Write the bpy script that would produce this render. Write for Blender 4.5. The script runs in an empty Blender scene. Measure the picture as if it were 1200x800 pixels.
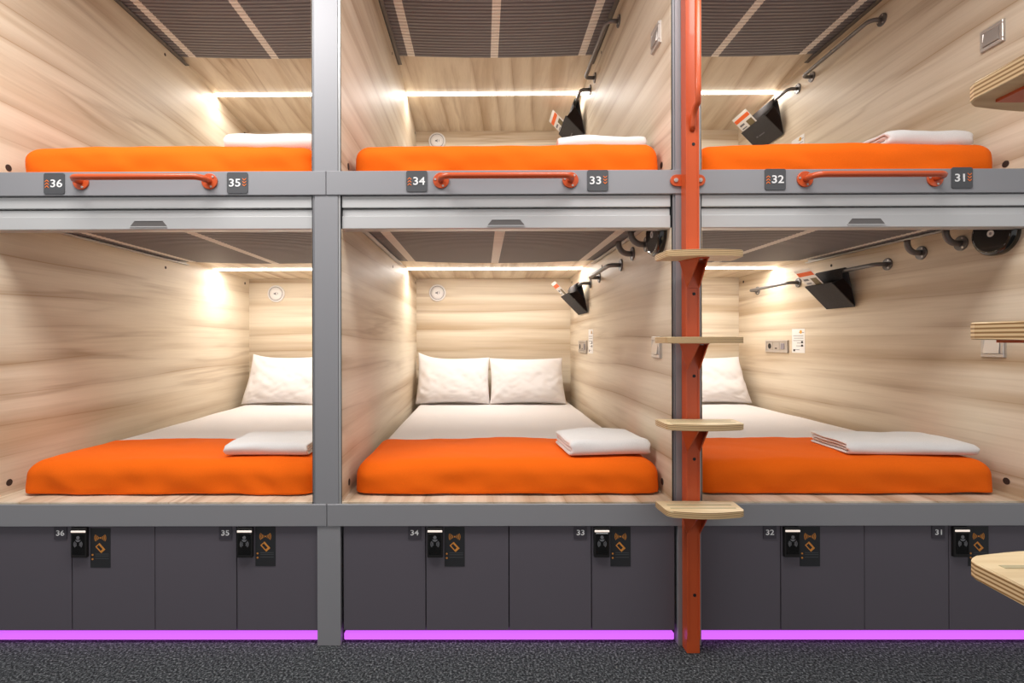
import bpy, bmesh, math, random
from mathutils import Vector, Matrix, noise
random.seed(7)
PI = math.pi
S = 0.0031          # metres per picture unit at the front plane of the bunks
D = 1.83            # camera to front plane
VX, HY = 565.0, 397.0
CAMZ = 359 * S
COL = bpy.context.scene.collection

def X(px): return (px - VX) * S
def Z(py): return CAMZ + (HY - py) * S
def ZU(u): return CAMZ + u * S          # units above the eye level

# ------------------------------------------------------------------ materials
def srgb(r, g, b):
    def f(c):
        c /= 255.0
        return c / 12.92 if c <= 0.04045 else ((c + 0.055) / 1.055) ** 2.4
    return (f(r), f(g), f(b), 1.0)

def new_mat(name):
    m = bpy.data.materials.new(name); m.use_nodes = True
    nt = m.node_tree
    return m, nt, nt.nodes['Principled BSDF']

def plain(name, col, rough=0.5, metal=0.0, bump=0.0, bscale=200.0, spec=0.5, coat=0.0, sheen=0.0):
    m, nt, b = new_mat(name)
    b.inputs['Base Color'].default_value = col
    b.inputs['Roughness'].default_value = rough
    b.inputs['Metallic'].default_value = metal
    b.inputs['Specular IOR Level'].default_value = spec
    b.inputs['Coat Weight'].default_value = coat
    b.inputs['Sheen Weight'].default_value = sheen
    if bump:
        n = nt.nodes.new('ShaderNodeTexNoise'); n.inputs['Scale'].default_value = bscale
        n.inputs['Detail'].default_value = 4
        g = nt.nodes.new('ShaderNodeNewGeometry')
        nt.links.new(g.outputs['Position'], n.inputs['Vector'])
        bp = nt.nodes.new('ShaderNodeBump'); bp.inputs['Strength'].default_value = bump
        bp.inputs['Distance'].default_value = 0.002
        nt.links.new(n.outputs['Fac'], bp.inputs['Height'])
        nt.links.new(bp.outputs['Normal'], b.inputs['Normal'])
    return m

def emit(name, col, strength):
    m, nt, b = new_mat(name)
    b.inputs['Base Color'].default_value = (0.8, 0.8, 0.8, 1)
    b.inputs['Emission Color'].default_value = col
    b.inputs['Emission Strength'].default_value = strength
    return m

def ramp(nt, stops):
    r = nt.nodes.new('ShaderNodeValToRGB')
    e = r.color_ramp.elements
    while len(e) < len(stops): e.new(0.5)
    for k, (p, c) in enumerate(stops):
        e[k].position = p; e[k].color = c if len(c) == 4 else (*c, 1)
    return r

def mixc(nt, typ, fac, a, b):
    n = nt.nodes.new('ShaderNodeMix'); n.data_type = 'RGBA'; n.blend_type = typ
    for sock, v in ((n.inputs[0], fac), (n.inputs[6], a), (n.inputs[7], b)):
        if hasattr(v, 'is_output'): nt.links.new(v, sock)
        else: sock.default_value = v
    return n.outputs[2]

def wood(name, grain, light, mid, dark, seed=0.0):
    """pale wood laminate; grain 'X' or 'Y' tells which way the boards run"""
    m, nt, b = new_mat(name)
    L = nt.links
    g = nt.nodes.new('ShaderNodeNewGeometry')
    def mapped(sa, sg, off):
        mp = nt.nodes.new('ShaderNodeMapping')
        mp.inputs['Scale'].default_value = (sg, sa, sa) if grain == 'X' else (sa, sg, sa)
        mp.inputs['Location'].default_value = (off, off * 1.7, off * 0.6)
        L.new(g.outputs['Position'], mp.inputs['Vector']); return mp.outputs['Vector']
    def nz(vec, det, dist, rough=0.5):
        n = nt.nodes.new('ShaderNodeTexNoise'); n.inputs['Scale'].default_value = 1.0
        n.inputs['Detail'].default_value = det; n.inputs['Distortion'].default_value = dist
        n.inputs['Roughness'].default_value = rough
        L.new(vec, n.inputs['Vector']); return n.outputs['Fac']
    broad = nz(mapped(6.5, 0.30, 3.1 + seed), 3, 0.3)
    rb = ramp(nt, [(0.32, mid), (0.52, light), (0.66, light)]); L.new(broad, rb.inputs['Fac'])
    streak = nz(mapped(6.0, 0.28, 11.3 + seed), 4, 0.45, 0.5)
    rs = ramp(nt, [(0.0, (0, 0, 0)), (0.45, (0, 0, 0)), (0.5, (.9, .9, .9)), (0.53, (0.3, 0.3, 0.3)), (0.62, (0, 0, 0))])
    L.new(streak, rs.inputs['Fac'])
    gate = nz(mapped(2.6, 0.7, 21.7 + seed), 2, 0.2)
    rg = ramp(nt, [(0.46, (0, 0, 0)), (0.64, (0.62, 0.62, 0.62))]); L.new(gate, rg.inputs['Fac'])
    mul = nt.nodes.new('ShaderNodeMath'); mul.operation = 'MULTIPLY'
    L.new(rs.outputs['Color'], mul.inputs[0]); L.new(rg.outputs['Color'], mul.inputs[1])
    c1 = mixc(nt, 'MIX', mul.outputs[0], rb.outputs['Color'], dark)
    # board joints of the print: soft one-sided dark lines that wander along the grain
    sp = nt.nodes.new('ShaderNodeSeparateXYZ'); L.new(g.outputs['Position'], sp.inputs[0])
    def mth(op, a, b_=None):
        n = nt.nodes.new('ShaderNodeMath'); n.operation = op
        for k, v in enumerate((a, b_)):
            if v is None: continue
            if hasattr(v, 'is_output'): L.new(v, n.inputs[k])
            else: n.inputs[k].default_value = v
        return n.outputs[0]
    wob = mth('MULTIPLY', nz(mapped(1.5, 0.32, 41.0 + seed), 2, 0.1), 0.20)
    acr = mth('ADD', mth('ADD', sp.outputs['X'] if grain == 'Y' else sp.outputs['Y'], sp.outputs['Z']), wob)
    frc = mth('FRACT', mth('DIVIDE', acr, 0.135))
    rj = ramp(nt, [(0.0, (.95, .95, .95)), (0.035, (.55, .55, .55)), (0.28, (.2, .2, .2)), (0.55, (0, 0, 0)), (0.85, (0, 0, 0)), (1.0, (.5, .5, .5))])
    L.new(frc, rj.inputs['Fac'])
    gj = ramp(nt, [(0.40, (.08, .08, .08)), (0.60, (1, 1, 1))]); L.new(nz(mapped(5.0, 0.75, 61.0 + seed), 3, 0.2), gj.inputs['Fac'])
    c1 = mixc(nt, 'MIX', mth('MULTIPLY', rj.outputs['Color'], gj.outputs['Color']), c1, WD2)
    fine = nz(mapped(140.0, 5.0, 5.0), 4, 0.4)
    rf = ramp(nt, [(0.3, (0.86, 0.85, 0.83)), (0.65, (1, 1, 1))]); L.new(fine, rf.inputs['Fac'])
    c2 = mixc(nt, 'MULTIPLY', 0.35, c1, rf.outputs['Color'])
    hair = nz(mapped(45.0, 1.1, 15.0), 3, 0.6)
    rh = ramp(nt, [(0.36, (0.80, 0.76, 0.70)), (0.48, (1, 1, 1))]); L.new(hair, rh.inputs['Fac'])
    c3 = mixc(nt, 'MULTIPLY', 0.3, c2, rh.outputs['Color'])
    L.new(c3, b.inputs['Base Color'])
    b.inputs['Roughness'].default_value = 0.48
    b.inputs['Specular IOR Level'].default_value = 0.35
    bp = nt.nodes.new('ShaderNodeBump'); bp.inputs['Strength'].default_value = 0.15
    bp.inputs['Distance'].default_value = 0.001
    L.new(fine, bp.inputs['Height']); L.new(bp.outputs['Normal'], b.inputs['Normal'])
    return m

WL, WM, WD = srgb(230, 216, 194), srgb(203, 181, 152), srgb(160, 128, 94)
WD2 = srgb(168, 136, 100)
M = {}
M['wood_y'] = wood('pale_laminate_lengthwise', 'Y', WL, WM, WD)
M['wood_x'] = wood('pale_laminate_crosswise', 'X', WL, WM, WD, 4.0)
M['metal'] = plain('grey_satin_metal', srgb(152, 152, 156), 0.5, 0.15, 0.04, 300)
M['metal_light'] = plain('silver_aluminium', srgb(208, 208, 208), 0.38, 0.35, 0.04, 300)
M['metal_dark'] = plain('dark_grey_steel', srgb(120, 116, 114), 0.42, 0.5)
M['edge_dark'] = plain('black_gasket', srgb(36, 36, 38), 0.6)
M['locker'] = plain('graphite_laminate', srgb(98, 93, 101), 0.5, 0.0, 0.05, 400, 0.35)
M['orange_paint'] = plain('orange_enamel', srgb(202, 84, 38), 0.38, 0.0, 0.06, 500, 0.5, 0.2)
M['slat'] = plain('brown_grey_slat', srgb(124, 120, 123), 0.5, 0.0)
M['strap'] = plain('beige_slat_section', srgb(238, 231, 222), 0.6)
M['white_plastic'] = plain('white_plastic', srgb(232, 228, 226), 0.35)
M['grey_plastic'] = plain('grey_ring', srgb(140, 134, 140), 0.4)
M['black_gloss'] = plain('black_gloss', srgb(10, 8, 8), 0.12, 0, 0, 200, 0.6, 0.4)
M['black'] = plain('black_plastic', srgb(20, 18, 18), 0.5)
M['chrome'] = plain('satin_chrome', srgb(205, 198, 192), 0.36, 0.6)
M['cap_brown'] = plain('dark_brown_cap', srgb(56, 42, 34), 0.7)
M['grip'] = plain('grey_grip_strip', srgb(176, 166, 132), 0.8)
M['sign_dark'] = plain('charcoal_plaque', srgb(80, 81, 84), 0.5)
M['sign_black'] = plain('black_vinyl', srgb(38, 39, 42), 0.55)
M['plate_dark'] = plain('dark_number_plate', srgb(66, 62, 70), 0.5)
M['ink_white'] = plain('white_ink', srgb(240, 240, 240), 0.6)
M['ink_orange'] = plain('orange_ink', srgb(235, 120, 50), 0.6)
M['ink_amber'] = plain('amber_ink', srgb(214, 140, 58), 0.6)
M['ink_grey'] = plain('grey_ink', srgb(112, 112, 116), 0.5)
M['ink_dim'] = plain('dim_ink', srgb(66, 70, 72), 0.6)
M['led_white'] = emit('warm_white_led', (1.0, 0.97, 0.93, 1), 9.0)
M['led_violet'] = emit('violet_led', (0.72, 0.14, 1.0, 1), 1.0)
M['led_violet'].node_tree.nodes['Principled BSDF'].inputs['Base Color'].default_value = (.16, .05, .25, 1)
M['led_lock'] = emit('lock_indicator', (1.0, 0.78, 0.62, 1), 0.6)
M['card_white'] = plain('white_card', srgb(236, 232, 228), 0.6)
M['card_orange'] = plain('orange_card_print', srgb(238, 104, 36), 0.6)
M['card_photo'] = plain('printed_picture', srgb(120, 104, 70), 0.6)
M['print_yellow'] = plain('yellow_print', srgb(222, 168, 70), 0.6)

def cloth(name, col, weave=900.0, bump=0.25, rough=0.85, var=0.06):
    m, nt, b = new_mat(name)
    g = nt.nodes.new('ShaderNodeNewGeometry')
    n = nt.nodes.new('ShaderNodeTexNoise'); n.inputs['Scale'].default_value = weave; n.inputs['Detail'].default_value = 2
    nt.links.new(g.outputs['Position'], n.inputs['Vector'])
    lo = tuple(c * (1 - 2 * var) for c in col[:3]) + (1,)
    r = ramp(nt, [(0.3, lo), (0.7, col)]); nt.links.new(n.outputs['Fac'], r.inputs['Fac'])
    nt.links.new(r.outputs['Color'], b.inputs['Base Color'])
    b.inputs['Roughness'].default_value = rough
    b.inputs['Specular IOR Level'].default_value = 0.2
    bp = nt.nodes.new('ShaderNodeBump'); bp.inputs['Strength'].default_value = bump; bp.inputs['Distance'].default_value = 0.001
    nt.links.new(n.outputs['Fac'], bp.inputs['Height']); nt.links.new(bp.outputs['Normal'], b.inputs['Normal'])
    return m
M['sheet'] = cloth('white_bed_linen', srgb(238, 232, 230), 700, 0.15)
M['blanket'] = cloth('orange_blanket', srgb(248, 108, 12), 500, 0.2, 0.9, 0.05)
M['towel'] = cloth('white_terry', srgb(236, 234, 232), 420, 0.6, 0.95, 0.05)
M['felt'] = cloth('charcoal_felt', srgb(84, 82, 82), 350, 0.5, 0.95, 0.25)
M['felt_dark'] = cloth('dark_brown_lining', srgb(44, 34, 32), 350, 0.4, 0.95, 0.2)

def carpet():
    m, nt, b = new_mat('charcoal_carpet')
    g = nt.nodes.new('ShaderNodeNewGeometry')
    v = nt.nodes.new('ShaderNodeTexNoise'); v.inputs['Scale'].default_value = 125; v.inputs['Detail'].default_value = 5
    v.inputs['Roughness'].default_value = 0.75
    nt.links.new(g.outputs['Position'], v.inputs['Vector'])
    r = ramp(nt, [(0.36, srgb(20, 22, 23)), (0.5, srgb(66, 69, 71)), (0.60, srgb(124, 128, 130)), (0.70, srgb(196, 199, 200))])
    nt.links.new(v.outputs['Fac'], r.inputs['Fac'])
    nt.links.new(r.outputs['Color'], b.inputs['Base Color'])
    b.inputs['Roughness'].default_value = 0.95; b.inputs['Specular IOR Level'].default_value = 0.1
    bp = nt.nodes.new('ShaderNodeBump'); bp.inputs['Strength'].default_value = 0.9; bp.inputs['Distance'].default_value = 0.006
    nt.links.new(v.outputs['Fac'], bp.inputs['Height']); nt.links.new(bp.outputs['Normal'], b.inputs['Normal'])
    return m
M['carpet'] = carpet()

def plywood():
    m, nt, b = new_mat('birch_plywood')
    L = nt.links
    g = nt.nodes.new('ShaderNodeNewGeometry')
    tc = nt.nodes.new('ShaderNodeTexCoord')
    sx = nt.nodes.new('ShaderNodeSeparateXYZ'); L.new(tc.outputs['Object'], sx.inputs[0])
    w = nt.nodes.new('ShaderNodeMath'); w.operation = 'MULTIPLY'; w.inputs[1].default_value = 2 * PI / 0.0050
    L.new(sx.outputs['Z'], w.inputs[0])
    sn = nt.nodes.new('ShaderNodeMath'); sn.operation = 'SINE'; L.new(w.outputs[0], sn.inputs[0])
    ma = nt.nodes.new('ShaderNodeMapRange'); ma.inputs[1].default_value = -1; ma.inputs[2].default_value = 1
    L.new(sn.outputs[0], ma.inputs[0])
    re = ramp(nt, [(0.25, srgb(150, 112, 66)), (0.6, srgb(226, 196, 150))]); L.new(ma.outputs[0], re.inputs['Fac'])
    mp = nt.nodes.new('ShaderNodeMapping'); mp.inputs['Scale'].default_value = (5, 60, 60)
    L.new(g.outputs['Position'], mp.inputs['Vector'])
    n = nt.nodes.new('ShaderNodeTexNoise'); n.inputs['Scale'].default_value = 1; n.inputs['Detail'].default_value = 4
    L.new(mp.outputs[0], n.inputs['Vector'])
    rt = ramp(nt, [(0.3, srgb(208, 182, 136)), (0.65, srgb(232, 212, 172))]); L.new(n.outputs['Fac'], rt.inputs['Fac'])
    sn2 = nt.nodes.new('ShaderNodeSeparateXYZ'); L.new(g.outputs['True Normal'], sn2.inputs[0])
    ab = nt.nodes.new('ShaderNodeMath'); ab.operation = 'ABSOLUTE'; L.new(sn2.outputs['Z'], ab.inputs[0])
    gt = nt.nodes.new('ShaderNodeMath'); gt.operation = 'GREATER_THAN'; gt.inputs[1].default_value = 0.7; L.new(ab.outputs[0], gt.inputs[0])
    c = mixc(nt, 'MIX', gt.outputs[0], re.outputs['Color'], rt.outputs['Color'])
    L.new(c, b.inputs['Base Color']); b.inputs['Roughness'].default_value = 0.45
    return m
M['ply'] = plywood()

# ------------------------------------------------------------------ mesh helpers
class MB:
    def __init__(s, xf=None): s.bm = bmesh.new(); s.xf = xf
    def _v(s, p): return s.bm.verts.new(p)
    def poly(s, pts):
        try: s.bm.faces.new([s._v(p) for p in pts])
        except ValueError: pass
        return s
    def box(s, x0, x1, y0, y1, z0, z1, bev=0.0, seg=2):
        if x0 > x1: x0, x1 = x1, x0
        if y0 > y1: y0, y1 = y1, y0
        if z0 > z1: z0, z1 = z1, z0
        v = [s._v((x, y, z)) for z in (z0, z1) for y in (y0, y1) for x in (x0, x1)]
        fs = [(0, 2, 3, 1), (4, 5, 7, 6), (0, 1, 5, 4), (2, 6, 7, 3), (0, 4, 6, 2), (1, 3, 7, 5)]
        faces = [s.bm.faces.new([v[i] for i in f]) for f in fs]
        if bev:
            es = list({e for f in faces for e in f.edges})
            bmesh.ops.bevel(s.bm, geom=es, offset=bev, segments=seg, profile=0.5, affect='EDGES')
        return s
    def prism(s, pts, axis, a0, a1, bev=0.0, seg=2):
        """pts: 2D outline; axis 'x': (y,z), 'y': (x,z), 'z': (x,y)"""
        def mk(p, a):
            return {'x': (a, p[0], p[1]), 'y': (p[0], a, p[1]), 'z': (p[0], p[1], a)}[axis]
        A = [s._v(mk(p, a0)) for p in pts]; B = [s._v(mk(p, a1)) for p in pts]
        n = len(pts); fs = []
        fs.append(s.bm.faces.new(A)); fs.append(s.bm.faces.new(B[::-1]))
        for i in range(n):
            j = (i + 1) % n
            fs.append(s.bm.faces.new((A[j], A[i], B[i], B[j])))
        if bev:
            es = list({e for f in fs[:2] for e in f.edges})
            bmesh.ops.bevel(s.bm, geom=es, offset=bev, segments=seg, profile=0.5, affect='EDGES')
        return s
    def tube(s, path, r, seg=14, cap=True, rs=None):
        path = [Vector(p) for p in path]
        rings = []; up = None
        for i, p in enumerate(path):
            t = (path[min(i + 1, len(path) - 1)] - path[max(i - 1, 0)]).normalized()
            if up is None:
                up = Vector((0, 0, 1)) if abs(t.z) < 0.9 else Vector((1, 0, 0))
            u = (up - t * up.dot(t)).normalized(); up = u
            w = t.cross(u); rr = rs[i] if rs else r
            rings.append([s._v(p + (u * math.cos(2 * PI * k / seg) + w * math.sin(2 * PI * k / seg)) * rr) for k in range(seg)])
        for a, b in zip(rings, rings[1:]):
            for k in range(seg):
                f = s.bm.faces.new((a[k], a[(k + 1) % seg], b[(k + 1) % seg], b[k])); f.smooth = True
        if cap:
            s.bm.faces.new(rings[0][::-1]); s.bm.faces.new(rings[-1])
        return s
    def disc(s, c, axis, r, h, seg=28, bev=0.0):
        """cylinder from c along axis ('x','y','z') signed height h"""
        c = Vector(c); ax = {'x': Vector((1, 0, 0)), 'y': Vector((0, 1, 0)), 'z': Vector((0, 0, 1))}[axis]
        if bev:
            sg = 1 if h > 0 else -1
            return s.tube([c, c + ax * (h - sg * bev), c + ax * (h - sg * bev * .3), c + ax * h], r, seg, True,
                          [r, r, r - bev * .3, r - bev])
        return s.tube([c, c + ax * h], r, seg)
    def ring(s, c, axis, r0, r1, h, seg=32, a0=0.0, a1=2 * PI):
        """flat arc of thickness h along axis"""
        c = Vector(c)
        U, V, W = {'y': (Vector((1, 0, 0)), Vector((0, 0, 1)), Vector((0, 1, 0))),
                   'x': (Vector((0, 1, 0)), Vector((0, 0, 1)), Vector((1, 0, 0))),
                   'z': (Vector((1, 0, 0)), Vector((0, 1, 0)), Vector((0, 0, 1)))}[axis]
        q = []
        full = abs(a1 - a0 - 2 * PI) < 1e-6
        for k in range(seg + (0 if full else 1)):
            a = a0 + (a1 - a0) * k / seg; d = U * math.cos(a) + V * math.sin(a)
            q.append([s._v(c + d * r0), s._v(c + d * r1), s._v(c + d * r1 + W * h), s._v(c + d * r0 + W * h)])
        n = len(q)
        for k in range(n if full else n - 1):
            a, b = q[k], q[(k + 1) % n]
            for i in range(4):
                s.bm.faces.new((a[i], a[(i + 1) % 4], b[(i + 1) % 4], b[i]))
        if not full:
            s.bm.faces.new(q[0]); s.bm.faces.new(q[-1][::-1])
        return s
    def strip(s, path, th, y0, y1, ny=1, fn=None):
        """thick cloth following a 2D (x,z) path, running from y0 to y1"""
        P = [Vector(p) for p in path]; n = len(P)
        nor = []
        for i in range(n):
            t = (P[min(i + 1, n - 1)] - P[max(i - 1, 0)]).normalized(); nor.append(Vector((-t.y, t.x)))
        out = [P[i] + nor[i] * th / 2 for i in range(n)] + [P[i] - nor[i] * th / 2 for i in reversed(range(n))]
        rows = []
        for k in range(ny + 1):
            y = y0 + (y1 - y0) * k / ny
            rows.append([s._v(fn((o.x, y, o.y)) if fn else (o.x, y, o.y)) for o in out])
        m = len(out)
        for a, b in zip(rows, rows[1:]):
            for i in range(m):
                f = s.bm.faces.new((a[i], a[(i + 1) % m], b[(i + 1) % m], b[i])); f.smooth = True
        for k in range(n - 1):
            for row, flip in ((rows[0], 0), (rows[-1], 1)):
                q = [row[k], row[k + 1], row[m - 2 - k], row[m - 1 - k]]
                s.bm.faces.new(q[::-1] if flip else q)
        return s
    def rbox(s, x0, x1, y0, y1, z0, z1, r, n=(20, 20, 4), skip=(), fn=None):
        """rounded box surface; skip: faces to leave open ('bottom','back')"""
        lo, hi = Vector((x0, y0, z0)), Vector((x1, y1, z1))
        def axis(a, b, k):
            rr = min(r, (b - a) / 2)
            c = [a, a + .25 * rr, a + .5 * rr, a + .78 * rr, a + rr]
            c += [a + rr + (b - a - 2 * rr) * i / k for i in range(1, k)]
            c += [b - rr, b - .78 * rr, b - .5 * rr, b - .25 * rr, b]
            return c
        ax = [axis(lo[i], hi[i], n[i]) for i in range(3)]
        cache = {}
        def vert(q):
            key = tuple(round(c, 6) for c in q)
            if key in cache: return cache[key]
            c = Vector([min(max(q[i], lo[i] + min(r, (hi[i] - lo[i]) / 2)), hi[i] - min(r, (hi[i] - lo[i]) / 2)) for i in range(3)])
            dv = Vector(q) - c
            p = c + dv.normalized() * r if dv.length > 1e-9 else c
            if fn: p = Vector(fn(p))
            cache[key] = s._v(p); return cache[key]
        for d, side, nm in ((0, 0, 'left'), (0, 1, 'right'), (1, 0, 'front'), (1, 1, 'back'), (2, 0, 'bottom'), (2, 1, 'top')):
            if nm in skip: continue
            u, v = [(1, 2), (2, 0), (0, 1)][d]
            for i in range(len(ax[u]) - 1):
                for j in range(len(ax[v]) - 1):
                    qs = []
                    for (a, b) in ((i, j), (i + 1, j), (i + 1, j + 1), (i, j + 1)):
                        q = [0, 0, 0]; q[d] = (lo, hi)[side][d]; q[u] = ax[u][a]; q[v] = ax[v][b]; qs.append(vert(q))
                    if not side: qs = qs[::-1]
                    try: f = s.bm.faces.new(qs); f.smooth = True
                    except ValueError: pass
        return s
    def add_mesh(s, me, mat):
        s.bm.from_mesh(me)
        vs = s.bm.verts[:] if hasattr(s.bm.verts, '__getitem__') else list(s.bm.verts)
        return s
    def build(s, name, mat, parent=None, normals=True, shade=None):
        if s.xf is not None: bmesh.ops.transform(s.bm, matrix=s.xf, verts=s.bm.verts)
        if normals: bmesh.ops.recalc_face_normals(s.bm, faces=s.bm.faces)
        off = Vector((0, 0, 0)); o = parent
        while o is not None: off += Vector(o.location); o = o.parent
        own = None
        if parent is None:          # origin at the base of the thing
            xs = [v.co for v in s.bm.verts]
            lo = Vector([min(c[i] for c in xs) for i in range(3)]); hi = Vector([max(c[i] for c in xs) for i in range(3)])
            own = Vector(((lo.x + hi.x) / 2, (lo.y + hi.y) / 2, lo.z)); off = own
        bmesh.ops.translate(s.bm, vec=-off, verts=s.bm.verts)
        me = bpy.data.meshes.new(name); s.bm.to_mesh(me); s.bm.free()
        mats = mat if isinstance(mat, (list, tuple)) else [mat]
        for mm in mats: me.materials.append(M[mm])
        o = bpy.data.objects.new(name, me); COL.objects.link(o)
        if own is not None: o.location = own
        if parent is not None: o.parent = parent
        if shade:
            md = o.modifiers.new('subsurf', 'SUBSURF'); md.levels = md.render_levels = shade
        return o

def tag(o, label=None, cat=None, group=None, kind=None):
    if label: o['label'] = label
    if cat: o['category'] = cat
    if group: o['group'] = group
    if kind: o['kind'] = kind
    return o
def thing(name, loc, label, cat, group=None):
    o = bpy.data.objects.new(name, None); COL.objects.link(o); o.location = loc
    o.empty_display_size = 0.05
    return tag(o, label, cat, group)

def text_mb(body, size, cx, cz, y, th=0.0012, bold=0.02, xf=None, wide=1.0):
    cu = bpy.data.curves.new('t', 'FONT'); cu.body = body; cu.size = size
    cu.align_x = 'CENTER'; cu.align_y = 'CENTER'; cu.extrude = th / 2; cu.offset = bold * size; cu.resolution_u = 6
    cu.space_character = 1.02
    ob = bpy.data.objects.new('t', cu); COL.objects.link(ob)
    dg = bpy.context.evaluated_depsgraph_get(); dg.update()
    me = bpy.data.meshes.new_from_object(ob.evaluated_get(dg))
    bpy.data.objects.remove(ob); bpy.data.curves.remove(cu)
    mb = MB(xf); mb.bm.from_mesh(me); bpy.data.meshes.remove(me)
    vs = list(mb.bm.verts)
    xs = [v.co.x for v in vs]; ys = [v.co.y for v in vs]
    mx, my = (min(xs) + max(xs)) / 2, (min(ys) + max(ys)) / 2
    for v in vs:
        a, b_, c = v.co
        v.co = ((a - mx) * wide + cx, y - c, b_ - my + cz)
    return mb

def fb(x, y, z, sc, seed=0.0):
    return noise.noise(Vector((x * sc + seed, y * sc + seed * 1.3, z * sc - seed)))

def area(name, loc, sx, sy, power, col=(1, 1, 1), rot=(0, 0, 0)):
    l = bpy.data.lights.new(name, 'AREA'); l.shape = 'RECTANGLE'; l.size = sx; l.size_y = sy; l.energy = power; l.color = col
    o = bpy.data.objects.new(name, l); o.location = loc; o.rotation_euler = rot; COL.objects.link(o); return o

# ------------------------------------------------------------------ layout
L = 2.10                       # depth of a pod
TIER = 390                     # units between the two bed boards
PODS = [dict(l=-22, r=365), dict(l=400, r=787), dict(l=823, r=1210)]
NUM = [('36', '35'), ('34', '33'), ('32', '31')]
WHERE = ['left', 'middle', 'right']
JOINTS = [(-17, 80, 178, 275, 370.6), (400.5, 498, 596, 693, 791), (820, 915, 1013, 1112, 1209)]
POSTX = [-40, 382.5, 805, 1228]
CEIL = 158                     # ceiling of a lower pod, units over eye level

# ------------------------------------------------------------------ room
tag(MB().box(-4.2, 4.2, -4.0, 2.3, -0.05, 0).build('floor', 'carpet'), kind='structure')
M['ceiling_paint'] = plain('corridor_ceiling_paint', srgb(205, 203, 200), 0.8)
tag(MB().box(-4.2, 4.2, -4.0, -0.06, 2.80, 2.85).build('ceiling', 'ceiling_paint'), kind='structure')

# ------------------------------------------------------------------ metal frame
fr = thing('bunk_frame', (X(594), 0.03, 0), 'grey metal frame of posts and cross rails around the wooden sleeping pods', 'bunk frame')
TOPZ = Z(-165)
for c in POSTX:
    lo_ = 13.5
    p = MB()
    p.box(X(c + 2 - lo_), X(c + 2 + lo_), 0.0, 0.06, 0, Z(616)).box(X(c - lo_), X(c + lo_), 0.0, 0.06, Z(590), Z(228)).box(X(c - lo_), X(c + lo_), 0.0, 0.06, Z(200), TOPZ)
    po = p.build('post', 'metal', fr)
    for sgn in (-1, 1):
        a, b_ = c + sgn * 13.5, c + sgn * 17.5
        t = MB()
        for z0, z1 in ((Z(590), Z(228)), (Z(200), TOPZ)):
            t.box(X(a + sgn * .35), X(b_ - sgn * 1.0), 0.004, 0.06, z0, z1)
            t.box(X(a + sgn * 1.6), X(a + sgn * 2.1), 0.0025, 0.01, z0, z1)
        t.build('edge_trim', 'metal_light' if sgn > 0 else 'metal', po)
        g_ = MB()
        for z0, z1 in ((Z(590), Z(228)), (Z(200), TOPZ)):
            g_.box(X(b_ - sgn * 1.0), X(b_ - sgn * .5), 0.002, 0.06, z0, z1)
        g_.build('gasket', 'edge_dark', po)
for i in range(3):
    a, b_ = POSTX[i] + .35, POSTX[i + 1] - .35
    MB().box(X(a), X(b_), -0.004, 0.05, Z(228), Z(200), 0.0015, 1).build('cross_rail', 'metal', fr)
    MB().box(X(a), X(b_), -0.004, 0.05, Z(616), Z(590.2), 0.0015, 1).build('cross_rail', 'metal', fr)

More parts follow.
